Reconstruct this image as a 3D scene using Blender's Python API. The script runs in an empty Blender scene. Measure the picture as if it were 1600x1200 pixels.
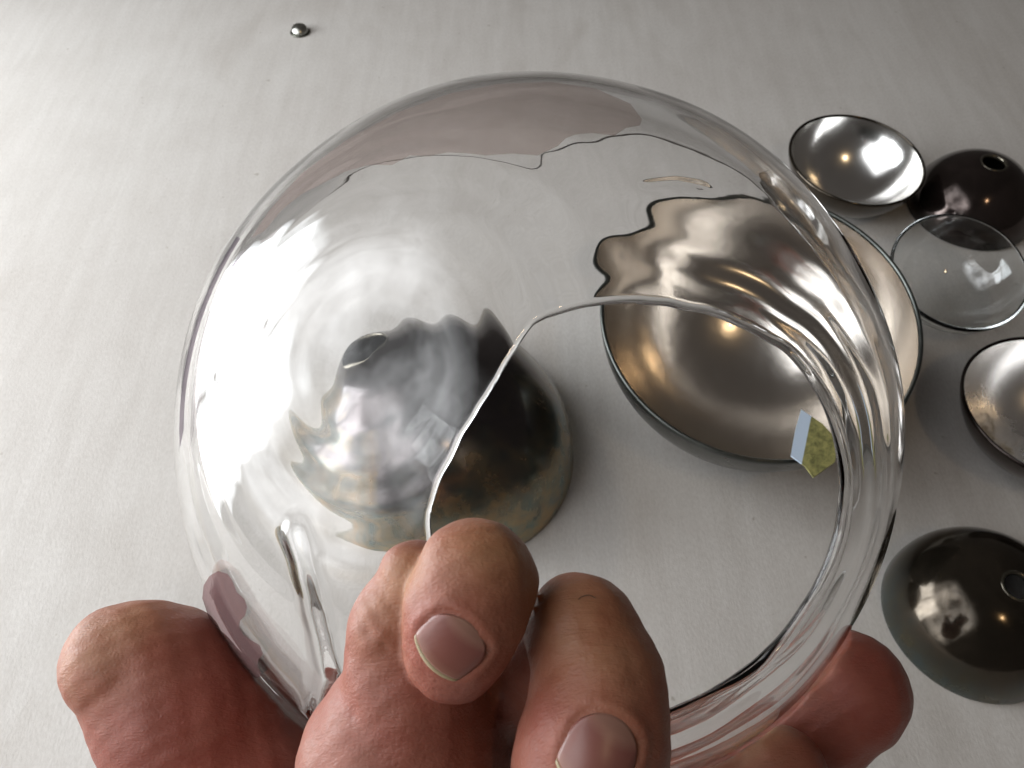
import bpy, bmesh, math, random
import numpy as np
from mathutils import Vector, Matrix, noise

# ------------------------------------------------------------------ camera
S = bpy.context.scene
COL = S.collection
F = 1386.0                       # focal length in photo pixels (1600 wide)
H = 0.27                         # camera height over the tabletop, metres
EL = math.radians(52)
CAM = np.array([0, 0, H])
FW = np.array([0, math.cos(EL), -math.sin(EL)])
RT = np.array([1.0, 0, 0])
UP = np.array([0, math.sin(EL), math.cos(EL)])

cd = bpy.data.cameras.new('camera'); cam = bpy.data.objects.new('camera', cd); COL.objects.link(cam)
cam.location = CAM; cam.rotation_euler = (math.radians(38), 0, 0)
cd.sensor_width = 36; cd.lens = 36 * F / 1600; cd.clip_start = 0.005; cd.clip_end = 50
cd.dof.use_dof = True; cd.dof.focus_distance = 0.135; cd.dof.aperture_fstop = 75
S.camera = cam

# ------------------------------------------------------------------ world and lamps
W = bpy.data.worlds.new('World'); S.world = W; W.use_nodes = True
bg = W.node_tree.nodes['Background']; bg.inputs[0].default_value = (0.80, 0.72, 0.66, 1); bg.inputs[1].default_value = 0.070

def area(name, loc, target, sx, sy, watts, color):
    l = bpy.data.lights.new(name, 'AREA'); l.shape = 'RECTANGLE'; l.size = sx; l.size_y = sy
    l.energy = watts; l.color = color
    o = bpy.data.objects.new(name, l); COL.objects.link(o); o.location = loc
    o.rotation_euler = (Vector(target) - Vector(loc)).to_track_quat('-Z', 'Y').to_euler()
    return o
def view_through(o, scale, lo, soft, strength=1.0):
    """uneven brightness, fading at the frame: sky and foliage in windows, streaks in fill"""
    l = o.data; l.use_nodes = True; nt = l.node_tree; em = nt.nodes['Emission']
    g = nt.nodes.new('ShaderNodeNewGeometry'); sp = nt.nodes.new('ShaderNodeSeparateXYZ'); nt.links.new(g.outputs['Parametric'], sp.inputs[0])
    def M(op, a, b=0.0, clamp=False):
        x = nt.nodes.new('ShaderNodeMath'); x.operation = op; x.use_clamp = clamp
        for k, v in ((0, a), (1, b)):
            if isinstance(v, (int, float)): x.inputs[k].default_value = v
            else: nt.links.new(v, x.inputs[k])
        return x.outputs[0]
    w = None
    for c in (sp.outputs[0], sp.outputs[1]):
        e = M('MULTIPLY', M('MINIMUM', c, M('SUBTRACT', 1.0, c)), 1.0 / soft, True)
        w = e if w is None else M('MULTIPLY', w, e)
    n = nt.nodes.new('ShaderNodeTexNoise'); n.inputs['Scale'].default_value = scale; n.inputs['Detail'].default_value = 4
    nt.links.new(g.outputs['Parametric'], n.inputs['Vector'])
    k = M('MULTIPLY', M('SUBTRACT', n.outputs['Fac'], 0.35), 3.0, True)
    k = M('ADD', M('MULTIPLY', k, 1 - lo), lo)
    nt.links.new(M('MULTIPLY', M('MULTIPLY', w, k), strength), em.inputs['Strength'])
# the window on the left, two panes
for loc in ((-0.56, 0.155, 0.10), (-0.50, 0.385, 0.10)):
    view_through(area('window_light', loc, (0.0, 0.14, 0.12), 0.24, 0.56, 5.0, (0.93, 0.97, 1.0)), 3.5, 0.5, 0.12)
# unseen soft panel added high left, for fill and the globe's white veil
view_through(area('fill_light', (-0.50, 0.02, 0.41), (0.0, 0.12, 0.11), 1.05, 1.0, 18.5, (0.96, 0.98, 1.0)), 5.0, 0.12, 0.20)
# smaller window behind the photographer's left shoulder
view_through(area('window_light', (-0.75, -0.75, 1.15), (0.05, 0.2, 0.0), 0.24, 0.34, 0.9, (0.95, 0.98, 1.0)), 4, 0.4, 0.03)
# warm room lamp above
area('lamp_light', (0.30, -0.45, 1.15), (0.05, 0.2, 0.0), 0.06, 0.06, 0.75, (1.0, 0.72, 0.42))

S.view_settings.view_transform = 'Standard'; S.view_settings.look = 'None'
S.view_settings.exposure = 0.04; S.view_settings.gamma = 1
S.render.engine = 'CYCLES'
cy = S.cycles
cy.use_denoising = True; cy.denoiser = 'OPENIMAGEDENOISE'
cy.max_bounces = 16; cy.transmission_bounces = 14; cy.glossy_bounces = 8; cy.diffuse_bounces = 4; cy.transparent_max_bounces = 16
cy.caustics_reflective = True; cy.caustics_refractive = True; cy.blur_glossy = 0.3
cy.sample_clamp_indirect = 6

# ------------------------------------------------------------------ helpers
def ray(px, py):
    d = FW + RT * (px - 800) / F + UP * (600 - py) / F
    return d / np.linalg.norm(d)
def P(px, py, depth):            # point at z-depth (metres) along the view axis
    return CAM + (FW + RT * (px - 800) / F + UP * (600 - py) / F) * depth
def T(px, py, h=0.0):            # point of the photo at height h over the table
    d = ray(px, py); return CAM + d * (h - H) / d[2]

def mesh_obj(name, verts, faces, mat, parent=None, smooth=True, loc=None):
    me = bpy.data.meshes.new(name); me.from_pydata([tuple(v) for v in verts], [], [tuple(f) for f in faces]); me.update()
    if smooth: me.polygons.foreach_set('use_smooth', [True] * len(me.polygons))
    if mat: me.materials.append(mat)
    o = bpy.data.objects.new(name, me); COL.objects.link(o)
    if parent: o.parent = parent
    if loc is not None: o.location = loc
    return o
def thing(name, label, cat, loc=(0, 0, 0), group=None):
    o = bpy.data.objects.new(name, None); COL.objects.link(o); o.location = loc
    o.empty_display_size = 0.01
    o['label'] = label; o['category'] = cat
    if group: o['group'] = group
    return o
def frame(n):
    n = np.array(n, float); n /= np.linalg.norm(n)
    u = np.cross([0, 1.0, 0], n); u /= np.linalg.norm(u)
    return u, np.cross(n, u), n

class NT:
    def __init__(s, name):
        s.m = bpy.data.materials.new(name); s.m.use_nodes = True
        s.t = s.m.node_tree; s.t.nodes.clear(); s.out = s.t.nodes.new('ShaderNodeOutputMaterial')
    def n(s, typ, **k):
        x = s.t.nodes.new('ShaderNode' + typ)
        for a, b in k.items():
            if a in x.inputs.keys() or a.isdigit(): pass
            setattr(x, a, b)
        return x
    def link(s, a, b): s.t.links.new(a, b)
    def noise(s, scale, detail=4, rough=0.55, dist=0.0, vec=None, coord='Object', stretch=None):
        x = s.n('TexNoise'); x.inputs['Scale'].default_value = scale; x.inputs['Detail'].default_value = detail
        x.inputs['Roughness'].default_value = rough; x.inputs['Distortion'].default_value = dist
        v = vec
        if v is None:
            v = s.n('TexCoord').outputs[coord]
        if stretch:
            mp = s.n('Mapping'); mp.inputs['Scale'].default_value = stretch[:3]
            if len(stretch) > 3: mp.inputs['Rotation'].default_value = (0, 0, stretch[3])
            s.link(v, mp.inputs['Vector']); v = mp.outputs[0]
        s.link(v, x.inputs['Vector']); return x.outputs['Fac']
    def ramp(s, fac, stops):
        r = s.n('ValToRGB'); e = r.color_ramp.elements
        while len(e) < len(stops): e.new(0.5)
        for i, (p, c) in enumerate(stops):
            e[i].position = p; e[i].color = (*c, 1) if len(c) == 3 else c
        s.link(fac, r.inputs[0]); return r.outputs[0]
    def mix(s, fac, a, b, mode='MIX'):
        x = s.n('Mix'); x.data_type = 'RGBA'; x.blend_type = mode
        for sock, v in ((x.inputs[0], fac), (x.inputs[6], a), (x.inputs[7], b)):
            if isinstance(v, (int, float)): sock.default_value = v
            elif isinstance(v, tuple): sock.default_value = (*v, 1)
            else: s.link(v, sock)
        return x.outputs[2]
    def math(s, op, a, b=0.0, clamp=False):
        x = s.n('Math'); x.operation = op; x.use_clamp = clamp
        for sock, v in ((x.inputs[0], a), (x.inputs[1], b)):
            if isinstance(v, (int, float)): sock.default_value = v
            else: s.link(v, sock)
        return x.outputs[0]
    def maprange(s, v, a, b, c, d):
        x = s.n('MapRange'); x.inputs[1].default_value = a; x.inputs[2].default_value = b
        x.inputs[3].default_value = c; x.inputs[4].default_value = d
        s.link(v, x.inputs[0]); return x.outputs[0]
    def bump(s, h, strength, dist, prev=None):
        x = s.n('Bump'); x.inputs['Strength'].default_value = strength; x.inputs['Distance'].default_value = dist
        s.link(h, x.inputs['Height'])
        if prev is not None: s.link(prev, x.inputs['Normal'])
        return x.outputs[0]
    def pbr(s, color=None, rough=None, metal=0.0, normal=None, **k):
        x = s.n('BsdfPrincipled')
        for key, v in (('Base Color', color), ('Roughness', rough), ('Metallic', metal), ('Normal', normal), *((a.replace('_', ' '), b) for a, b in k.items())):
            if v is None: continue
            sock = x.inputs[key]
            if isinstance(v, (int, float)): sock.default_value = v
            elif isinstance(v, tuple): sock.default_value = (*v, 1) if len(sock.default_value) == 4 else v
            else: s.link(v, sock)
        s.link(x.outputs[0], s.out.inputs[0]); return x

# ------------------------------------------------------------------ materials
def m_table():
    t = NT('painted_board')
    big = t.noise(6, 5, 0.6)
    streak = t.noise(1, 5, 0.65, 0.3, stretch=(150, 16, 1, -0.10))
    fine = t.noise(1, 3, 0.7, 0.0, stretch=(1300, 500, 1, -0.10))
    mott = t.noise(38, 5, 0.65, 0.8)
    c = t.ramp(big, [(0.3, (0.560, 0.530, 0.500)), (0.7, (0.610, 0.588, 0.560))])
    c = t.mix(0.8, c, t.ramp(streak, [(0.30, (0.88, 0.87, 0.86)), (0.65, (1, 1, 1))]), 'MULTIPLY')
    c = t.mix(0.8, c, t.ramp(fine, [(0.30, (0.84, 0.83, 0.82)), (0.62, (1, 1, 1))]), 'MULTIPLY')
    c = t.mix(0.7, c, t.ramp(mott, [(0.35, (0.95, 0.945, 0.94)), (0.62, (1, 1, 1))]), 'MULTIPLY')
    c = t.mix(1.0, c, t.ramp(t.noise(260, 2, 0.5), [(0.22, (0.72, 0.69, 0.65)), (0.27, (1, 1, 1))]), 'MULTIPLY')
    c = t.mix(0.8, c, t.ramp(t.noise(1, 3, 0.6, 1.2, stretch=(14, 5, 1, 0.5)), [(0.36, (0.92, 0.91, 0.90)), (0.46, (1, 1, 1))]), 'MULTIPLY')
    nb = t.bump(streak, 0.12, 0.0005); nb = t.bump(fine, 0.30, 0.0003, nb)
    t.pbr(c, 0.75, 0, nb, Specular_IOR_Level=0.25)
    return t.m
def m_glass(name='clear_glass', col=(1, 1, 1), bump=0.0):
    t = NT(name); g = t.n('BsdfGlass'); g.inputs['Color'].default_value = (*col, 1)
    g.inputs['Roughness'].default_value = 0.0; g.inputs['IOR'].default_value = 1.5
    if bump:
        t.link(t.bump(t.noise(60, 2, 0.5), bump, 0.0004), g.inputs['Normal'])
    t.link(g.outputs[0], t.out.inputs[0]); return t.m
def m_reflection(name, tint, diff, amt):  # tint and diffuse colour that paint a reflection on the glass
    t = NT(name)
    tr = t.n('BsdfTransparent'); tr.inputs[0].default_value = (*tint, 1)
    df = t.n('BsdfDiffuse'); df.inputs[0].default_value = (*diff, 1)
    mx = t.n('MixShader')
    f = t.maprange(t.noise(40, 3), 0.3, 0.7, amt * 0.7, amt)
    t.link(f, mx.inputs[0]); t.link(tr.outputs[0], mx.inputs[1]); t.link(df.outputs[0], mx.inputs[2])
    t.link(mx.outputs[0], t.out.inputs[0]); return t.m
def m_tarnish(name, dark, edge, hgt, rough=0.13, edge2=None, seed=0.0):
    """dark glossy back of silvered glass, greener and duller towards its lower edge (height in metres)"""
    t = NT(name)
    tc = t.n('TexCoord'); mp = t.n('Mapping'); mp.inputs['Location'].default_value = (seed, seed * 0.7, 0)
    t.link(tc.outputs['Object'], mp.inputs[0]); v = mp.outputs[0]
    sep = t.n('SeparateXYZ'); t.link(tc.outputs['Object'], sep.inputs[0])
    n1 = t.noise(55, 5, 0.6, 0.6, vec=v); n2 = t.noise(130, 6, 0.6, 0.35, vec=v)
    z = t.math('ADD', sep.outputs[2], t.math('MULTIPLY', t.math('SUBTRACT', n1, 0.5), hgt * 1.3))
    low = t.maprange(z, 0.0, hgt, 1.0, 0.0)
    ec = t.mix(t.ramp(n2, [(0.33, (0, 0, 0)), (0.68, (1, 1, 1))]), edge, edge2 or edge)
    c = t.mix(low, t.mix(t.ramp(n1, [(0.4, (0, 0, 0)), (0.65, (1, 1, 1))]), dark, tuple(x * 1.7 for x in dark)), ec)
    r = t.maprange(t.math('ADD', n2, t.math('MULTIPLY', low, 0.5)), 0.3, 1.0, rough, rough + 0.22)
    nb = t.bump(n2, 0.12, 0.0003)
    t.pbr(c, r, 0.85, nb, Coat_Weight=0.22, Coat_Roughness=0.05)
    return t.m
def m_mirror(name, col=(0.90, 0.89, 0.87), rough=0.17, wob=0.25):
    t = NT(name)
    n1 = t.noise(45, 3, 0.5); n2 = t.noise(230, 4, 0.7)
    c = t.mix(t.ramp(n1, [(0.35, (0, 0, 0)), (0.7, (1, 1, 1))]), col, tuple(x * 0.86 for x in col))
    r = t.maprange(n1, 0.3, 0.75, rough * 0.85, rough * 1.25)
    nb = t.bump(n1, wob, 0.0010); nb = t.bump(n2, 0.02, 0.0001, nb)
    t.pbr(c, r, 1.0, nb, Coat_Weight=0.35, Coat_Roughness=0.03)
    return t.m
def m_skin():
    t = NT('skin')
    at = t.n('Attribute'); at.attribute_name = 'tone'
    blot = t.noise(170, 4, 0.6, 0.4); fine = t.noise(1500, 3, 0.6)
    c = t.mix(t.ramp(blot, [(0.35, (0, 0, 0)), (0.65, (0.6, 0.6, 0.6))]), at.outputs['Color'],
              t.mix(1.0, at.outputs['Color'], (0.86, 0.62, 0.60), 'MULTIPLY'))
    c = t.mix(0.35, c, t.ramp(fine, [(0.3, (0.80, 0.74, 0.72)), (0.65, (1, 1, 1))]), 'MULTIPLY')
    vo = t.n('TexVoronoi'); vo.inputs['Scale'].default_value = 1500; vo.feature = 'DISTANCE_TO_EDGE'
    t.link(t.n('TexCoord').outputs['Object'], vo.inputs['Vector'])
    wr = t.noise(1, 3, 0.55, 1.6, stretch=(260, 1500, 700, 0.5))
    nb = t.bump(vo.outputs['Distance'], 0.35, 0.00012); nb = t.bump(wr, 0.40, 0.00022, nb)
    nb = t.bump(t.noise(420, 4, 0.6), 0.45, 0.00038, nb)
    x = t.pbr(c, t.maprange(fine, 0.3, 0.7, 0.42, 0.58), 0, nb, Specular_IOR_Level=0.35,
              Subsurface_Weight=0.22, Subsurface_Radius=(1.0, 0.35, 0.2), Subsurface_Scale=0.0022)
    return t.m
def m_nail(free=False):
    t = NT('nail_edge' if free else 'nail_plate')
    n = t.noise(300, 3)
    if free: c = t.ramp(n, [(0.3, (0.26, 0.20, 0.11)), (0.7, (0.36, 0.30, 0.19))])
    else:
        at = t.n('Attribute'); at.attribute_name = 'along'; sp = t.n('SeparateColor'); t.link(at.outputs['Color'], sp.inputs[0])
        vv = t.math('ADD', sp.outputs[0], t.math('MULTIPLY', t.math('SUBTRACT', n, 0.5), 0.12))
        c = t.ramp(vv, [(0.0, (0.26, 0.14, 0.105)), (0.14, (0.245, 0.125, 0.095)), (0.30, (0.185, 0.068, 0.055)), (0.75, (0.19, 0.070, 0.054)), (0.95, (0.25, 0.12, 0.085))])
    t.pbr(c, 0.33, 0, t.bump(t.noise(1, 3, stretch=(300, 1400, 300, 0.7)), 0.12, 0.0002), Specular_IOR_Level=0.5,
          Subsurface_Weight=0.12, Subsurface_Radius=(1, 0.4, 0.3), Subsurface_Scale=0.001)
    return t.m

GLASS = m_glass()
DARK = m_tarnish('tarnished_dark_back', (0.050, 0.036, 0.030), (0.16, 0.17, 0.15), 0.012, 0.10, (0.22, 0.16, 0.10))
LINING = m_mirror('mirror_lining')

# ------------------------------------------------------------------ tabletop
def tabletop():
    bm = bmesh.new(); bmesh.ops.create_cube(bm, size=1)
    bmesh.ops.scale(bm, vec=(1.6, 1.6, 0.02), verts=bm.verts); bmesh.ops.translate(bm, vec=(0.39, 0.25, -0.01), verts=bm.verts)
    bmesh.ops.bevel(bm, geom=bm.edges[:], offset=0.002, segments=2, affect='EDGES')
    me = bpy.data.meshes.new('tabletop'); bm.to_mesh(me); bm.free(); me.materials.append(m_table())
    o = bpy.data.objects.new('tabletop', me); COL.objects.link(o); o['kind'] = 'structure'
tabletop()

# ------------------------------------------------------------------ lathe helpers for bowls and domes
def revolve(prof, seg, u, v, n, close_start=True, close_end=False, wob=0.0, seed=0):
    """prof: list of (radius, along n). Returns verts, faces around the axis n."""
    vs, fs = [], []
    rings = []
    for r, h in prof:
        if r < 1e-7:
            rings.append([len(vs)]); vs.append(n * h)
        else:
            ring = []
            for k in range(seg):
                a = 2 * math.pi * k / seg
                rr = r * (1 + wob * noise.noise(Vector((math.cos(a) * 1.3, math.sin(a) * 1.3, seed + h * 20))))
                ring.append(len(vs)); vs.append(u * math.cos(a) * rr + v * math.sin(a) * rr + n * h)
            rings.append(ring)
    for a, b in zip(rings, rings[1:]):
        for k in range(seg):
            k2 = (k + 1) % seg
            if len(a) == 1 and len(b) > 1: fs.append((a[0], b[k], b[k2]))
            elif len(b) == 1 and len(a) > 1: fs.append((a[k], b[0], a[k2]))
            elif len(a) > 1: fs.append((a[k], b[k], b[k2], a[k2]))
    return vs, fs
def arc(Rs, a0, a1, n, zc=0.0):
    return [(Rs * math.sin(a0 + (a1 - a0) * i / n), zc - Rs * math.cos(a0 + (a1 - a0) * i / n)) for i in range(n + 1)]

def bowl(name, label, cat, x, y, r, nx, ny, f, outer, inner, thick=0.0012, group=None, wob=0.004, seed=0, lin_name='mirror_lining'):
    """open side up; cap of a sphere of radius Rs resting on the table; axis n leans"""
    Rs = (r * r + (f * r) ** 2) / (2 * f * r)
    amax = math.acos(1 - f * r / Rs) if f * r < Rs else math.pi / 2
    root = thing(name, label, cat, (x, y, 0), group)
    u, v, n = frame((nx, ny, 1.0)); c = np.array([0, 0, Rs])
    # outside coat with a rounded rim
    p = arc(Rs, 0, amax, 44)
    th = thick; rm = amax - 0.0
    pr = p + [((Rs - th * 0.5 + math.cos(b) * th * 0.5) * math.sin(rm) , -(Rs - th * 0.5 + math.cos(b) * th * 0.5) * math.cos(rm) + math.sin(b) * th * 0.5) for b in (0.8, 1.57, 2.35)]
    pr += [((Rs - th) * math.sin(rm), -(Rs - th) * math.cos(rm))]
    vs, fs = revolve(pr, 128, u, v, n, wob=wob, seed=seed)
    mesh_obj('outer_shell', [q + c for q in vs], fs, outer, root)
    p = arc(Rs - th - 0.00005, 0, amax - 0.012, 44)
    vs, fs = revolve(p, 128, u, v, n, wob=wob, seed=seed)
    mesh_obj(lin_name, [q + c for q in vs], [f_[::-1] for f_ in fs], inner, root)
    return root

def dome(name, label, x, y, Rs, axis, hole_a, outer, group=None, zc=0.0, seed=0, wob=0.004):
    """upside-down bowl standing on the table, with a round hole off its leaning pole"""
    root = thing(name, label, 'glass dome', (x, y, 0), group)
    u, v, n = frame(axis); c = np.array([0, 0, zc]); seg = 144; N = 60
    vs, fs = [], []
    def pt(phi, th, R):
        d = n * math.cos(th) + (u * math.cos(phi) + v * math.sin(phi)) * math.sin(th)
        w = 1 + wob * noise.noise(Vector((d * 1.6 + seed).tolist()))
        return c + d * R * w
    tmax = []
    for k in range(seg):
        phi = 2 * math.pi * k / seg; lo, hi = 0.5, 2.6
        for _ in range(24):
            m = (lo + hi) / 2
            if pt(phi, m, Rs)[2] > 0.0006: lo = m
            else: hi = m
        tmax.append(lo)
    th_ = 0.0013
    # outer surface, foot, inner surface, hole lip
    prof_n = 0
    for i in range(N + 1):
        for k in range(seg):
            phi = 2 * math.pi * k / seg; t = hole_a + 0.012 + (tmax[k] - hole_a - 0.012) * (i / N)
            vs.append(pt(phi, t, Rs))
    for k in range(seg):
        q = pt(2 * math.pi * k / seg, tmax[k], Rs - th_ * 0.5); q[2] = 0.0002; vs.append(q)
    for k in range(seg): vs.append(pt(2 * math.pi * k / seg, tmax[k], Rs - th_))
    for i in range(N + 1):
        for k in range(seg):
            phi = 2 * math.pi * k / seg; t = tmax[k] + (hole_a + 0.012 - tmax[k]) * ((i + .5) / (N + .5))
            vs.append(pt(phi, t, Rs - th_))
    rows = len(vs) // seg
    for i in range(rows - 1):
        for k in range(seg):
            k2 = (k + 1) % seg; fs.append((i * seg + k, i * seg + k2, (i + 1) * seg + k2, (i + 1) * seg + k)[::-1])
    o = mesh_obj('outer_shell', vs, fs, outer, root)
    o.data.materials.append(INSIDE)
    for i, p in enumerate(o.data.polygons):
        if i >= (N + 1) * seg: p.material_index = 1
    # turned lip round the hole
    vs, fs = [], []
    M = 10
    for i in range(M):
        b = 2 * math.pi * i / M
        for k in range(seg):
            phi = 2 * math.pi * k / seg
            vs.append(pt(phi, hole_a + 0.012 + math.cos(b) * 0.0007 / Rs * 1.0 - 0.0, Rs - th_ * 0.5 + math.sin(b) * 0.0009))
    for i in range(M):
        for k in range(seg):
            k2 = (k + 1) % seg; i2 = (i + 1) % M
            fs.append((i * seg + k, i * seg + k2, i2 * seg + k2, i2 * seg + k))
    mesh_obj('hole_lip', vs, fs, LIP, root)
    return root
_t = NT('dark_inside'); _t.pbr((0.012, 0.010, 0.009), 0.7); INSIDE = _t.m
LIP = m_tarnish('hole_lip_glass', (0.10, 0.09, 0.07), (0.10, 0.09, 0.07), 0.001, 0.12)

# ------------------------------------------------------------------ things on the table
BIG = (0.0830, 0.2003, 0.0535, -0.01, -0.18)
def build_table_things():
    dark2 = m_tarnish('dark_brown_back', (0.040, 0.030, 0.027), (0.06, 0.055, 0.05), 0.008, 0.08, (0.05, 0.05, 0.05), 3.1)
    green = m_tarnish('green_tarnished_back', (0.045, 0.036, 0.026), (0.085, 0.115, 0.12), 0.014, 0.07, (0.13, 0.12, 0.08), 1.7)
    big = m_tarnish('blotchy_tarnished_back', (0.045, 0.038, 0.038), (0.17, 0.25, 0.22), 0.040, 0.13, (0.55, 0.37, 0.17), 5.3)
    dome('silvered_dome', 'large tarnished dark glass dome with a round hole, seen through the held clear globe',
         *T(682, 655, 0.02)[:2], 0.0485, (-0.62, 0.42, 1), 0.13, big, 'upturned dark glass domes', seed=4, wob=0.02)
    dome('silvered_dome', 'dark brown glossy dome with a hole, standing just behind the small clear bowl',
         *T(1532, 290, 0.014)[:2], 0.0272, (0.03, 0.0, 1), 0.19, dark2, 'upturned dark glass domes', seed=7)
    dome('silvered_dome', 'greenish black dome with a hole standing alone at the lower right, nearest the little finger',
         *T(1547, 933, 0.014)[:2], 0.0284, (0.05, -0.10, 1), 0.145, green, 'upturned dark glass domes', seed=9)
    bowl('silvered_bowl', 'small bright silver lined bowl behind the large one, nearest the top edge', 'glass bowl', 0.1516, 0.3174, 0.0298, 0.035, -0.055, 0.8, green, LINING, group='open silver lined bowls', seed=1)
    bowl('silvered_bowl', 'large silver lined bowl partly covered by the held clear globe', 'glass bowl', *BIG, 0.93, m_tarnish('grey_green_back', (0.06, 0.065, 0.06), (0.09, 0.11, 0.10), 0.03, 0.25), m_mirror('warm_mirror_lining', (0.76, 0.71, 0.65), 0.21, 0.40), group='open silver lined bowls', seed=2, thick=0.0014)
    # flaking lining of the bowl at the right edge
    t = NT('flaking_lining')
    n1 = t.noise(60, 3, 0.5); n2 = t.noise(330, 6, 0.75, 0.6); n3 = t.noise(95, 4, 0.6, 0.5)
    gr = t.n('VectorMath'); gr.operation = 'DISTANCE'; t.link(t.n('TexCoord').outputs['Object'], gr.inputs[0]); _q = T(1572, 668, 0.012); gr.inputs[1].default_value = (_q[0] - 0.1870, _q[1] - 0.1815, 0.012)
    msk = t.ramp(t.math('ADD', gr.outputs['Value'], t.math('MULTIPLY', t.math('SUBTRACT', n3, 0.5), 0.03)), [(0.0085, (1, 1, 1)), (0.0125, (0, 0, 0))])
    c = t.mix(msk, (0.90, 0.88, 0.86), t.ramp(n2, [(0.35, (0.22, 0.17, 0.12)), (0.6, (0.60, 0.55, 0.44))]))
    sp = t.n('SeparateColor'); t.link(msk, sp.inputs[0]); mk = sp.outputs[0]
    t.pbr(c, t.maprange(mk, 0, 1, 0.27, 0.5), t.maprange(mk, 0, 1, 1.0, 0.15), t.bump(t.math('MULTIPLY', n2, mk), 0.9, 0.0009))
    bowl('silvered_bowl', 'silver lined bowl with a patch of yellowish flaking lining, cut off by the right edge', 'glass bowl', 0.1870, 0.1815, 0.0315, -0.01, 0.0, 0.8, dark2, t.m, group='open silver lined bowls', seed=3)
    # clear bowl: one closed glass shell
    x, y, r, nx, ny, f = 0.1761, 0.2488, 0.0267, -0.0285, -0.2528, 0.8
    Rs = (r * r + (f * r) ** 2) / (2 * f * r); amax = math.acos(1 - f * r / Rs)
    u, v, n = frame((nx, ny, 1)); th = 0.0013
    prof = arc(Rs, 0, amax, 40)
    for b in (0.6, 1.2, 1.9, 2.5):
        q = Rs - th / 2 + math.cos(b) * th * 0.62; prof.append((q * math.sin(amax), -q * math.cos(amax) + math.sin(b) * th * 0.7))
    prof += arc(Rs - th, 0, amax, 40)[::-1]
    vs, fs = revolve(prof, 128, u, v, n, wob=0.004)
    o = mesh_obj('clear_bowl', [q + np.array([0, 0, Rs + 0.0002]) for q in vs], fs, m_glass('clear_bowl_glass', (0.97, 0.98, 0.98)), loc=(x, y, 0))
    bm = bmesh.new(); bm.from_mesh(o.data); bmesh.ops.recalc_face_normals(bm, faces=bm.faces); bm.to_mesh(o.data); bm.free()
    o['label'] = 'small clear glass bowl between the dark brown dome and the large silver bowl'; o['category'] = 'glass bowl'
    # stud
    p = T(469, 51, 0)
    root = thing('metal_stud', 'tiny shiny grey metal stud lying alone near the top left edge', 'stud', (p[0], p[1], 0))
    u, v, n = frame((0.15, -0.25, 1))
    vs, fs = revolve([(0, 0.0032), (0.0015, 0.0031), (0.003, 0.0026), (0.0042, 0.0016), (0.0046, 0.0008), (0.0043, 0.0003), (0, 0.0002)], 32, u, v, n)
    t = NT('stud_metal'); t.pbr(t.ramp(t.noise(500), [(0.4, (0.42, 0.43, 0.38)), (0.6, (0.70, 0.70, 0.66))]), 0.28, 1.0)
    mesh_obj('stud_head', [q + np.array([0, 0, 0.0012]) for q in vs], fs, t.m, root)
    vs, fs = revolve([(0, 0), (0.0052, 0.0), (0.0056, 0.0005), (0.0050, 0.0011), (0, 0.0012)], 32, u * 0 + np.array([1., 0, 0]), np.array([0, 1., 0]), np.array([0, 0, 1.]))
    t = NT('stud_rim'); t.pbr((0.10, 0.10, 0.085), 0.4, 0.9)
    mesh_obj('stud_flange', vs, fs, t.m, root)
build_table_things()

# ------------------------------------------------------------------ clear globe with its opening
GR = 0.064
_s = ray(836, 672); GC = CAM + _s * GR * 2.62
def on_globe(px, py, R=GR, far=False):
    d = ray(px, py); oc = CAM - GC; b = d @ oc; q = b * b - (oc @ oc - R * R)
    s = math.sqrt(max(q, 0)); return CAM + d * (-b + (s if far else -s))
RIM = [(668,860),(664,800),(672,770),(700,705),(735,645),(770,590),(800,540),(828,500),(850,487),(880,478),(930,466),(1000,460),(1060,466),(1130,482),(1190,508),(1240,542),(1280,587),(1308,640),(1325,700),(1332,760),(1327,830),(1305,895),(1270,955),(1222,1015),(1160,1068),(1095,1108),(1030,1136),(960,1150),(890,1142),(830,1110),(780,1055),(725,1000),(685,930)]
BACK_A = [0, 40, 60, 71, 82, 90, 100, 114.5, 122, 130.6, 144, 160, 180, 205, 220, 235, 270, 300, 330, 360]
BACK_R = [535, 525, 515, 503, 468, 436, 440, 474, 490, 508, 525, 528, 530, 535, 545, 550, 545, 545, 540, 535]
FOLD = [(458,835),(470,875),(484,930),(500,990),(514,1050),(508,1090),(498,1130)]
FOLD2 = [(1010,288),(1060,284),(1100,292)]
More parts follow.
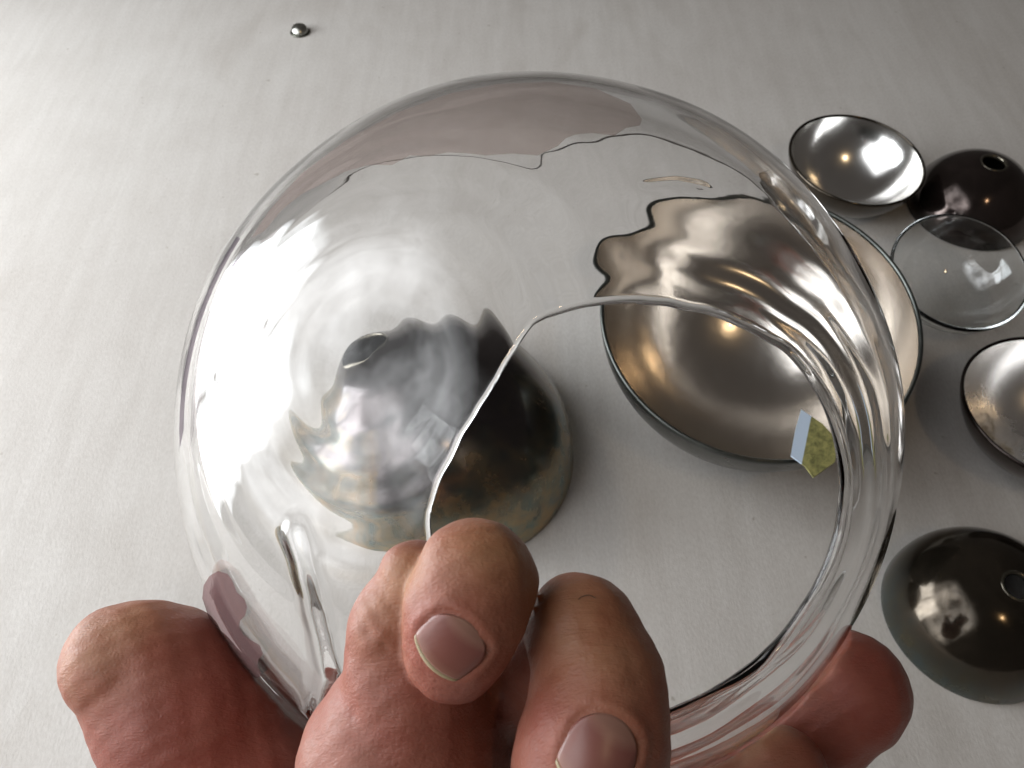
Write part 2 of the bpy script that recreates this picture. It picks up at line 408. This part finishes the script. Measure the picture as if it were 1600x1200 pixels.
def globe():
    rim = np.array([on_globe(*p) for p in RIM]) - GC
    ax = rim.mean(0); ax /= np.linalg.norm(ax)
    u, v, n = frame(ax)
    d = rim / np.linalg.norm(rim, axis=1)[:, None]
    phi = np.arctan2(d @ v, d @ u); th = np.arccos(d @ n)
    o = np.argsort(phi); phi = phi[o]; th = th[o]
    seg = 420
    ph = np.linspace(-math.pi, math.pi, seg, endpoint=False)
    tr = np.interp(ph, np.r_[phi[-3:] - 2 * math.pi, phi, phi[:3] + 2 * math.pi], np.r_[th[-3:], th, th[:3]])
    rag = np.array([noise.noise(Vector((math.cos(p) * 9, math.sin(p) * 9, 1.3))) for p in ph])
    tr = tr + rag * 0.0025
    # broken far edge, just behind the outline
    pr = []
    for a in np.radians(np.arange(0, 360, 3)):
        rho = np.interp(math.degrees(a), BACK_A, BACK_R) + 6 * noise.noise(Vector((math.cos(a) * 7, math.sin(a) * 7, 5))) + 2 * noise.noise(Vector((math.cos(a) * 22, math.sin(a) * 22, 9)))
        pr.append(on_globe(836 + min(rho, 560) * math.cos(a), 672 - min(rho, 560) * math.sin(a), far=True))
    d2 = (np.array(pr) - GC); d2 /= np.linalg.norm(d2, axis=1)[:, None]
    p2 = np.arctan2(d2 @ v, d2 @ u); t2 = np.arccos(d2 @ n); o2 = np.argsort(p2); p2 = p2[o2]; t2 = t2[o2]
    te = np.interp(ph, np.r_[p2[-3:] - 2 * math.pi, p2, p2[:3] + 2 * math.pi], np.r_[t2[-3:], t2, t2[:3]])
    # thickness: thicker and rippled close to the rim on the right
    pole = on_globe(575, 560) - GC; pole /= np.linalg.norm(pole)
    side = [min(1.0, max(0.0, 0.55 + 0.9 * float((u * math.cos(p) + v * math.sin(p)) @ RT))) for p in ph]
    vs = []
    N = 230
    s = (np.arange(N + 1) / N) ** 1.15
    fold = [np.array([on_globe(*p) - GC for p in L]) / GR for L in (FOLD, FOLD2)]
    def ridge(dirs):
        w = np.zeros(len(dirs))
        for pts, (hh, ww) in zip(fold, ((0.00085, 0.026), (0.00012, 0.012))):
            e = np.full(len(dirs), 9.0)
            for A, B in zip(pts, pts[1:]):
                t = np.clip(((dirs - A) @ (B - A)) / ((B - A) @ (B - A)), 0, 1)
                e = np.minimum(e, np.linalg.norm(dirs - A - t[:, None] * (B - A), axis=1))
            w += hh * np.exp(-(e / ww) ** 2)
        return w
    def radius(dirs, tt, k, outer):
        out = []
        for dd, t_ in zip(dirs, tt):
            V = Vector(dd.tolist())
            a = math.acos(max(-1, min(1, dd @ pole)))
            near = math.exp(-((t_ - tr[k]) / 0.16) ** 2) * (0.12 + 0.88 * side[k])
            if outer:
                w = 0.00055 * noise.noise(V * 2.1) + 0.00002 * noise.noise(V * 9)
                w += (0.00010 * math.sin(a * 36 + 2 * noise.noise(V * 3)) + 0.000035 * math.sin(a * 83 + 3 * noise.noise(V * 2.3))) * math.exp(-((a - 0.30) / 0.24) ** 2)
                w += 0.00016 * near * math.sin((t_ - tr[k]) * 40 + 1.2 * noise.noise(V * 4))
                out.append(GR + w)
            else:
                w = 0.00055 * noise.noise(V * 2.1) + 0.00008 * noise.noise(V * 4 + Vector((7, 1, 2)))
                w += 0.00010 * near * math.sin((t_ - tr[k]) * 55 + 2.0 * noise.noise(V * 6 + Vector((3, 3, 3))))
                out.append(GR - 0.0012 - 0.0007 * near + w)
        return out
    rows = 2 * (N) + 6
    grid = []
    for k in range(seg):
        e = u * math.cos(ph[k]) + v * math.sin(ph[k])
        tt = tr[k] + (te[k] - tr[k]) * s
        dirs = n[None, :] * np.cos(tt)[:, None] + e[None, :] * np.sin(tt)[:, None]
        ro = np.array(radius(dirs, tt, k, True)) + ridge(dirs); ri = np.array(radius(dirs, tt, k, False))
        outer = dirs * ro[:, None]; inner = dirs * ri[:, None]
        mid = (ro[0] + ri[0]) / 2; hw = (ro[0] - ri[0]) / 2
        lip = []
        for b in np.linspace(0, math.pi, 7)[1:-1]:
            t_ = tr[k] - math.sin(b) * hw / GR
            dd = n * math.cos(t_) + e * math.sin(t_)
            lip.append(dd * (mid + math.cos(b) * hw))
        m2 = (ro[-1] + ri[-1]) / 2; h2 = (ro[-1] - ri[-1]) / 2; lip2 = []
        for b in np.linspace(math.pi, 0, 7)[1:-1]:
            t_ = te[k] + math.sin(b) * h2 / GR
            lip2.append((n * math.cos(t_) + e * math.sin(t_)) * (m2 + math.cos(b) * h2))
        grid.append(np.vstack([outer[::-1], lip, inner, lip2]))
    grid = np.array(grid); R = grid.shape[1]
    vs = grid.reshape(-1, 3).tolist()
    fs = []
    for k in range(seg):
        k2 = (k + 1) % seg
        for i in range(R):
            i2 = (i + 1) % R
            fs.append((k * R + i, k * R + i2, k2 * R + i2, k2 * R + i))
    root = thing('glass_globe', 'large clear glass globe with a wide uneven opening, held up by the hand', 'glass globe', tuple(GC))
    g = mesh_obj('globe_wall', vs, fs, GLASS, root)
    bm = bmesh.new(); bm.from_mesh(g.data); bmesh.ops.recalc_face_normals(bm, faces=bm.faces); bm.to_mesh(g.data); bm.free()
    return root
G_ROOT = globe()

def reflection_patch(name, label, poly, mat, step=6):
    """thin tinted patch on the outside of the globe, painting a reflection"""
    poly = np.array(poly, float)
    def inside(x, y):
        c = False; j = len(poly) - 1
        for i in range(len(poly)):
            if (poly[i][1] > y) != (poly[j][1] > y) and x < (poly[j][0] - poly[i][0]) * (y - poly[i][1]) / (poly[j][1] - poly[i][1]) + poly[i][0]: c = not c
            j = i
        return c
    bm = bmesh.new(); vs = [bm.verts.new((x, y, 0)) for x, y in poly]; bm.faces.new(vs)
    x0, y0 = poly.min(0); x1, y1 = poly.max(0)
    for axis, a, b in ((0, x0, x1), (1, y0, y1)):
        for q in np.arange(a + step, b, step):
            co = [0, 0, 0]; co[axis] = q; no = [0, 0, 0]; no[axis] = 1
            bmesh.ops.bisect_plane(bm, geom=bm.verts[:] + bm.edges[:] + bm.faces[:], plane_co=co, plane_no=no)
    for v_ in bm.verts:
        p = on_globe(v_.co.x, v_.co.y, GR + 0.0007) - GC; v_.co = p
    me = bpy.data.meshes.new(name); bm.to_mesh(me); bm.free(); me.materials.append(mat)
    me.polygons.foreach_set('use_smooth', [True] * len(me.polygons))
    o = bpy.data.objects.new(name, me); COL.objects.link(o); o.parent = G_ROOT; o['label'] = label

# ------------------------------------------------------------------ the hand (signed distance field -> mesh)
def cam_pt(px, py, mm): return np.array([(px - 800) / F * mm, (600 - py) / F * mm, mm])
GCc = np.array([(GC - CAM) @ RT, (GC - CAM) @ UP, (GC - CAM) @ FW]) * 1000
def smin(a, b, k):
    h = np.clip(0.5 + 0.5 * (b - a) / k, 0, 1); return b + (a - b) * h - k * h * (1 - h)
def cone(p, A, B):
    a = cam_pt(*A[:3]); b = cam_pt(*B[:3]); ra = A[3] / F * A[2]; rb = B[3] / F * B[2]
    ab = b - a; t = np.clip(((p - a) @ ab) / (ab @ ab), 0, 1)
    return np.linalg.norm(p - a - t[..., None] * ab, axis=-1) - (ra + (rb - ra) * t)
def chain(p, pts, k=2.5):
    d = None
    for A, B in zip(pts, pts[1:]):
        q = cone(p, A, B); d = q if d is None else smin(d, q, k)
    return d
# px, py, depth mm, radius px
THUMB = [(196,1038,140,95),(285,1120,142,128),(405,1265,144,150),(560,1440,146,200)]
THUMB_PAD = [(262,1040,141,92),(330,1110,143,104)]
IDX_PROX = [(652,905,101,62),(618,985,102,66),(640,1075,104,100),(625,1190,107,150),(640,1400,118,200)]
IDX_TIP = [(742,905,96,92),(728,955,95.5,92),(712,1005,96,78),(708,1022,96.5,70)]
MID_TIP = [(912,990,101,84),(935,1060,99,92),(930,1150,97,106),(915,1215,97,108),(905,1260,98,100)]
MID_PROX = [(880,985,104,66),(800,1290,165,205),(790,1500,165,240)]
RING = [(1218,1212,137,76),(1120,1290,137,96),(900,1420,145,170)]
PINKY = [(1322,1082,152,96),(1260,1120,154,96),(1100,1225,160,110),(900,1380,155,170)]
PALM = [(560,1460,140,220),(900,1460,150,230)]
NAILS = [dict(c=(706,1006), L=(-0.72,-0.69), w=54, l=50, n=(-0.30,-0.26,-1.0), d=90.0),
         dict(c=(936,1178), L=(-0.52,-0.85), w=58, l=60, n=(-0.10,-0.16,-1.0), d=90.0)]
CREASES = [  # polylines in photo pixels, (radius mm, depth mm) cut into the front surface
    ([(558,962),(575,990),(600,1012),(628,1024)], 0.24),
    ([(572,935),(590,965),(612,990),(632,1002)], 0.14),
    ([(590,905),(604,935),(622,962)], 0.12),
    ([(868,935),(905,926),(945,932)], 0.15), ([(880,985),(915,980),(950,986)], 0.15), ([(884,1000),(918,996),(948,1000)], 0.14), ([(878,1016),(912,1012),(955,1020)], 0.12),
    ([(700,850),(735,842),(775,852)], 0.10), ([(690,915),(725,905),(765,918)], 0.08), ([(548,1080),(552,1120),(546,1150)], 0.08), ([(588,1060),(590,1090)], 0.08),
]
def hand_sdf(p, creases=True):
    ip = chain(p, IDX_PROX, 3); it = chain(p, IDX_TIP, 2)
    mt = chain(p, MID_TIP, 3); mp = chain(p, MID_PROX, 5)
    th = smin(chain(p, THUMB, 3), chain(p, THUMB_PAD, 3), 4)
    ri = chain(p, RING, 3); pi = chain(p, PINKY, 3); pa = chain(p, PALM, 6)
    # knuckle of the bent index joint
    kn = np.linalg.norm((p - cam_pt(738, 880, 98)) / np.array([1, 0.92, 1]), axis=-1) - 64 / F * 98
    it = smin(it, kn, 2.5)
    kb = np.linalg.norm(p - cam_pt(790, 905, 98.5), axis=-1) - 50 / F * 98
    it = smin(it, kb, 2.5)
    mk = np.linalg.norm(p - cam_pt(905, 975, 101), axis=-1) - 70 / F * 101
    mt = smin(mt, mk, 3)
    idx = smin(ip, it, 0.7)
    d = smin(smin(pa, mp, 6), ip, 6)
    d = smin(d, it, 0.7)
    d = smin(d, th, 5); d = smin(d, mt, 0.5); d = smin(d, smin(ri, pi, 0.4), 3)
    # pressed flat against the glass
    g = (GR * 1000 + 0.9) - np.linalg.norm(p - GCc, axis=-1)
    d = -smin(-d, -g, 0.6)
    # soft irregularity of flesh
    x, y, z = p[..., 0], p[..., 1], p[..., 2]
    d = d + 0.16 * np.sin(x * 0.55 + y * 0.32) * np.sin(y * 0.47 - z * 0.35 + 1.0) + 0.07 * np.sin(x * 1.1 - y * 0.9) * np.sin(z * 1.2 + y * 0.8)
    if creases:
        for poly, r in CREASES:
            for (a, b) in zip(poly, poly[1:]):
                # distance in the image plane at the finger's depth
                A = cam_pt(*a, 96)[:2]; B = cam_pt(*b, 96)[:2]
                q = p[..., :2] * (96 / p[..., 2:3]); ab = B - A
                t = np.clip(((q - A) @ ab) / (ab @ ab), 0, 1)
                e = np.linalg.norm(q - A - t[..., None] * ab, axis=-1)
                d = d + r * np.exp(-(e / 0.42) ** 2) * (p[..., 2] < 104) * 0.7
        for nl in NAILS:
            c = cam_pt(*nl['c'], nl['d']); N, L, Wd = nail_frame(nl)
            q = p - c; uu = (q @ Wd) / (nl['w'] / F * nl['d']); vv = (q @ L) / (nl['l'] / F * nl['d'])
            rr = (np.abs(uu) ** 2.6 + np.abs(vv) ** 2.6) ** (1 / 2.6)
            front = (q @ N) > -3.5
            d = d - 0.20 * np.exp(-((rr - 1.17) / 0.13) ** 2) * front * np.clip(1.2 - vv, 0, 1) + 0.28 * np.exp(-((rr - 0.97) / 0.09) ** 2) * front
    return d
def nail_frame(nl):
    N = np.array(nl['n']); N /= np.linalg.norm(N)
    L = np.array([nl['L'][0], nl['L'][1], 0.0]); L -= N * (L @ N); L /= np.linalg.norm(L)
    return N, L, np.cross(N, L)
def grad(f, p, e=0.05):
    g = np.stack([f(p + np.eye(3)[i] * e) - f(p - np.eye(3)[i] * e) for i in range(3)], -1)
    return g / (np.linalg.norm(g, axis=-1)[..., None] + 1e-9)
def surface_nets(f, lo, hi, h):
    ax = [np.arange(lo[i], hi[i] + h, h) for i in range(3)]
    n = [len(a) for a in ax]
    D = np.empty(n, np.float32)
    YZ = np.stack(np.meshgrid(ax[1], ax[2], indexing='ij'), -1)
    for i, x in enumerate(ax[0]):
        pp = np.concatenate([np.full(YZ.shape[:2] + (1,), x), YZ], -1)
        D[i] = f(pp)
    I = D < 0
    acc = np.zeros((n[0] - 1, n[1] - 1, n[2] - 1, 3), np.float32); cnt = np.zeros((n[0] - 1, n[1] - 1, n[2] - 1), np.float32)
    def sl(o, m): return slice(o, o + m)
    m = [k - 1 for k in n]
    for axis in range(3):
        o1, o2 = [a for a in range(3) if a != axis]
        for a in (0, 1):
            for b in (0, 1):
                off = [0, 0, 0]; off[o1] = a; off[o2] = b; off2 = list(off); off2[axis] = 1
                s0 = tuple(sl(off[i], m[i]) for i in range(3)); s1 = tuple(sl(off2[i], m[i]) for i in range(3))
                cr = I[s0] != I[s1]
                t = np.where(cr, D[s0] / (D[s0] - D[s1] + 1e-12), 0)
                for i in range(3):
                    acc[..., i] += np.where(cr, t if i == axis else off[i], 0)
                cnt += cr
    act = cnt > 0; idx = -np.ones(act.shape, np.int64); cells = np.argwhere(act); idx[act] = np.arange(len(cells))
    V = (cells + acc[act] / cnt[act][:, None]) * h + np.array(lo)
    Q = []
    for axis in range(3):
        o1, o2 = [(1, 2), (2, 0), (0, 1)][axis]
        s0 = [slice(0, n[i]) for i in range(3)]; s1 = list(s0); s0[axis] = slice(0, n[axis] - 1); s1[axis] = slice(1, n[axis])
        e = np.argwhere(I[tuple(s0)] != I[tuple(s1)])
        e = e[(e[:, o1] > 0) & (e[:, o2] > 0) & (e[:, o1] < m[o1]) & (e[:, o2] < m[o2])]
        def c(da, db):
            q = e.copy(); q[:, o1] -= da; q[:, o2] -= db; return idx[q[:, 0], q[:, 1], q[:, 2]]
        quad = np.stack([c(1, 1), c(0, 1), c(0, 0), c(1, 0)], 1)
        flip = ~I[tuple(s0)][e[:, 0], e[:, 1], e[:, 2]]
        quad[flip] = quad[flip][:, ::-1]; Q.append(quad)
    return V, np.vstack(Q)
def to_world(c):
    c = c / 1000; return CAM + c[..., 0:1] * RT + c[..., 1:2] * UP + c[..., 2:3] * FW
def hand():
    h = 0.62
    V, Q = surface_nets(lambda p: hand_sdf(p, False), (-78, -125, 84), (82, -12, 192), h)
    for _ in range(2):
        d = hand_sdf(V, False); V = V - grad(lambda p: hand_sdf(p, False), V) * d[:, None] * 0.9
    d = hand_sdf(V); V = V - grad(lambda p: hand_sdf(p, False), V) * d[:, None]
    base = np.array([0.265, 0.104, 0.070]); red = np.array([0.235, 0.054, 0.041]); lit_yel = np.array([0.34, 0.185, 0.085]); shade_dk = np.array([0.11, 0.045, 0.035])  # yellow paints light on finger and thumb tops, dark paints palm shade
    tone = np.tile(base, (len(V), 1))
    for (px, py, mm, s, c, a) in [(330,1150,140,22,red,.7),(150,1020,135,7,lit_yel,.6),(230,960,138,7,lit_yel,.35),(660,970,92,4,red,.7),(735,1060,94,7,red,.35),
                                  (760,860,94,5,lit_yel,.7),(650,900,96,4,lit_yel,.6),(600,950,97,5,lit_yel,.35),(870,1120,93,4,red,.7),(900,930,96,8,lit_yel,.45),(960,1020,94,9,lit_yel,.25),
                                  (1340,1080,148,16,red,.75),(1250,1190,138,8,red,.7),(1180,1160,138,6,lit_yel,.8),(660,1150,98,9,red,.3),(1230,1010,150,7,lit_yel,.6),(790,1180,150,20,shade_dk,.5)]:
        e = np.linalg.norm(V - cam_pt(px, py, mm), axis=1); w = (a * np.exp(-(e / s) ** 2))[:, None]
        tone = tone * (1 - w) + c * w
    Wv = to_world(V); org = to_world(cam_pt(650, 1350, 140)); Wv = Wv - org
    me = bpy.data.meshes.new('hand'); me.from_pydata(Wv.tolist(), [], Q.tolist()); me.update()
    me.polygons.foreach_set('use_smooth', [True] * len(me.polygons))
    at = me.color_attributes.new('tone', 'FLOAT_COLOR', 'POINT')
    at.data.foreach_set('color', np.concatenate([tone, np.ones((len(V), 1))], 1).astype(np.float32).ravel())
    me.materials.append(m_skin())
    o = bpy.data.objects.new('hand', me); COL.objects.link(o); o.location = org
    o['label'] = 'left hand with bent index and middle fingers gripping the clear glass globe by its opening'; o['category'] = 'hand'
    sm = o.modifiers.new('smooth', 'SUBSURF'); sm.levels = 1; sm.render_levels = 1
    # one fine hair on the middle finger
    pts = np.array([cam_pt(x, y, 90) for x, y in ((911, 961), (916, 957), (922, 955), (929, 954), (935, 956), (940, 959))])
    for _ in range(60): pts[:, 2] += np.clip(hand_sdf(pts, False), -1, 1) * 0.8
    pts[:, 2] -= np.array([0, .15, .3, .35, .3, .2]); vh, fh = [], []
    for i, q in enumerate(pts):
        for k in range(5): vh.append(to_world(q + 0.05 * np.array([0, math.cos(k * 1.2566), math.sin(k * 1.2566)])) - org)
    for i in range(len(pts) - 1):
        for k in range(5): fh.append((i * 5 + k, i * 5 + (k + 1) % 5, i * 5 + 5 + (k + 1) % 5, i * 5 + 5 + k))
    th = NT('hair_dark'); th.pbr((0.03, 0.02, 0.015), 0.5); mesh_obj('hair', vh, fh, th.m, o)
    # nails: curved plates laid onto the finger
    mn, mf = m_nail(), m_nail(True)
    for nl in NAILS:
        c = cam_pt(*nl['c'], nl['d']); N, L, Wd = nail_frame(nl)
        w = nl['w'] / F * nl['d']; l = nl['l'] / F * nl['d']
        nu, nv = 25, 29
        pts = []
        for j in range(nv):
            v_ = -1 + 2 * j / (nv - 1)
            for i in range(nu):
                u_ = -1 + 2 * i / (nu - 1)
                # square -> rounded outline
                if v_ < 0: su = u_ * math.sqrt(1 - v_ * v_ / 2); sv = v_ * math.sqrt(1 - u_ * u_ / 2)
                else: su = u_ * (1 - 0.12 * v_ * v_); sv = v_ * (1 - 0.22 * u_ * u_)
                pts.append((su, sv))
        pts = np.array(pts)
        B = c + Wd * (pts[:, :1] * w) + L * (pts[:, 1:] * l) + N * 6
        # march along -N to the smooth flesh
        tcur = np.zeros(len(B))
        for _ in range(60):
            tcur += np.clip(hand_sdf(B - N * tcur[:, None], False), -1, 1) * 0.8
        tcur = np.clip(tcur, 0, 14)
        # fit a smooth quadratic to the depths: a nail is a regular curved plate
        A = np.stack([np.ones(len(pts)), pts[:, 0], pts[:, 1], pts[:, 0] ** 2, pts[:, 1] ** 2, pts[:, 0] * pts[:, 1]], 1)
        co = np.linalg.lstsq(A, tcur, rcond=None)[0]; fit = A @ co
        top = B - N * (fit - 0.10)[:, None]
        ru = np.abs(pts[:, 0]); rv = pts[:, 1]
        top = top - N * (0.25 * np.clip(ru - 0.8, 0, 1) / 0.2 + 0.25 * np.clip(-rv - 0.75, 0, 1) / 0.25)[:, None] + N * (0.22 * np.clip(rv - 0.4, 0, 1))[:, None]
        bot = top - N * 0.32
        def plate(nm, j0, j1, mat, parent):
            sel = [j * nu + i for j in range(j0, j1 + 1) for i in range(nu)]
            vt = to_world(np.vstack([top[sel], bot[sel]])) - org; nn = len(sel); rows = j1 - j0 + 1; fs = []
            for j in range(rows - 1):
                for i in range(nu - 1):
                    a = j * nu + i; q = (a, a + 1, a + nu + 1, a + nu)
                    fs.append(q); fs.append(tuple(x + nn for x in q[::-1]))
            edge = [i for i in range(nu)] + [j * nu + nu - 1 for j in range(1, rows)] + [(rows - 1) * nu + i for i in range(nu - 2, -1, -1)] + [j * nu for j in range(rows - 2, 0, -1)]
            for a, b in zip(edge, edge[1:] + edge[:1]): fs.append((b, a, a + nn, b + nn))
            ob = mesh_obj(nm, vt, fs, mat, parent)
            al = np.clip((pts[sel, 1] + 0.18 * pts[sel, 0] ** 2 + 1) / 2, 0, 1); al = np.concatenate([al, al])
            ca = ob.data.color_attributes.new('along', 'FLOAT_COLOR', 'POINT')
            ca.data.foreach_set('color', np.stack([al, al, al, np.ones_like(al)], 1).astype(np.float32).ravel())
            bm = bmesh.new(); bm.from_mesh(ob.data); bmesh.ops.recalc_face_normals(bm, faces=bm.faces); bm.to_mesh(ob.data); bm.free()
            return ob
        f_ = plate('fingernail', 0, nv - 3, mn, o)
        plate('nail_free_edge', nv - 3, nv - 1, mf, f_)
hand()

# ------------------------------------------------------------------ reflections in the globe, painted as thin tinted patches
BROWN = m_reflection('brown_reflection', (0.82, 0.765, 0.74), (0.30, 0.24, 0.22), 0.36)  # brown reflection at the top of the globe, painted as a tint
reflection_patch('painted_reflection', 'pinkish brown reflection painted along the top of the globe',
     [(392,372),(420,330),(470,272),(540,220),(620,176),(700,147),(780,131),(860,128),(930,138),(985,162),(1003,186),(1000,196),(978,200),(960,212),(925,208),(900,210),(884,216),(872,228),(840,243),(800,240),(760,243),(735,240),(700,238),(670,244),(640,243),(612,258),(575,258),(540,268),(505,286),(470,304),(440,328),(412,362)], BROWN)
DBROWN = m_reflection('thumb_reflection', (0.58, 0.47, 0.48), (0.20, 0.12, 0.12), 0.5)  # the thumb mirrored in the glass, painted as a darker tint
reflection_patch('painted_reflection', 'dark brown reflection of the thumb, painted on the glass', [(316,935),(318,915),(327,900),(341,892),(356,897),(362,905),(370,925),(382,936),(386,948),(383,962),(375,970),(374,980),(380,992),(392,1000),(406,1008),(411,1022),(404,1030),(402,1040),(409,1056),(400,1060),(384,1050),(362,1026),(344,1000),(326,965)], DBROWN, 4)
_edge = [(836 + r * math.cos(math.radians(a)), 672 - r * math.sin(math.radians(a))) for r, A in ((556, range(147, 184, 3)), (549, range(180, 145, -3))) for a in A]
reflection_patch('painted_reflection', 'thin dark painted line continuing the brown reflection along the left outline', _edge, m_reflection('painted_fringe', (0.50, 0.46, 0.50), (0.05, 0.04, 0.06), 0.2), 5)  # dark contour of the glass edge, painted as a strip
# painted chip standing in for a window reflection, at the large bowl's near rim
def reflection():
    z = 0.050
    pts = [(1252,640),(1285,662),(1311,690),(1304,722),(1271,746),(1258,728),(1236,712),(1243,672)]
    q = [T(x, y, z - 0.00003 * (y - 640)) for x, y in pts]; c = sum(q) / len(q)
    vs = [p - c for p in q] + [p - c - np.array([0, 0, 0.0005]) for p in q]; n = len(q)
    fs = [tuple(range(n))[::-1], tuple(range(n, 2 * n))] + [(i, (i + 1) % n, n + (i + 1) % n, n + i) for i in range(n)]
    t = NT('reflection_colours')
    sep = t.n('SeparateXYZ'); t.link(t.n('TexCoord').outputs['Object'], sep.inputs[0])
    g = t.ramp(t.noise(420, 4, 0.7, 0.5), [(0.35, (0.13, 0.13, 0.05)), (0.6, (0.34, 0.32, 0.12))])
    m_ = t.math('GREATER_THAN', t.math('ADD', t.math('MULTIPLY', sep.outputs[1], 0.35), t.math('MULTIPLY', sep.outputs[0], -1.0)), 0.0022)
    t.pbr(t.mix(m_, g, (0.55, 0.66, 0.80)), 0.4, 0.1)
    o = mesh_obj('reflection_chip', vs, fs, t.m, smooth=False, loc=tuple(c))
    bm = bmesh.new(); bm.from_mesh(o.data); bmesh.ops.recalc_face_normals(bm, faces=bm.faces); bm.to_mesh(o.data); bm.free()
    o['label'] = 'small angular painted window reflection, yellow green and pale blue, on the near rim of the large bowl'; o['category'] = 'reflection'
reflection()
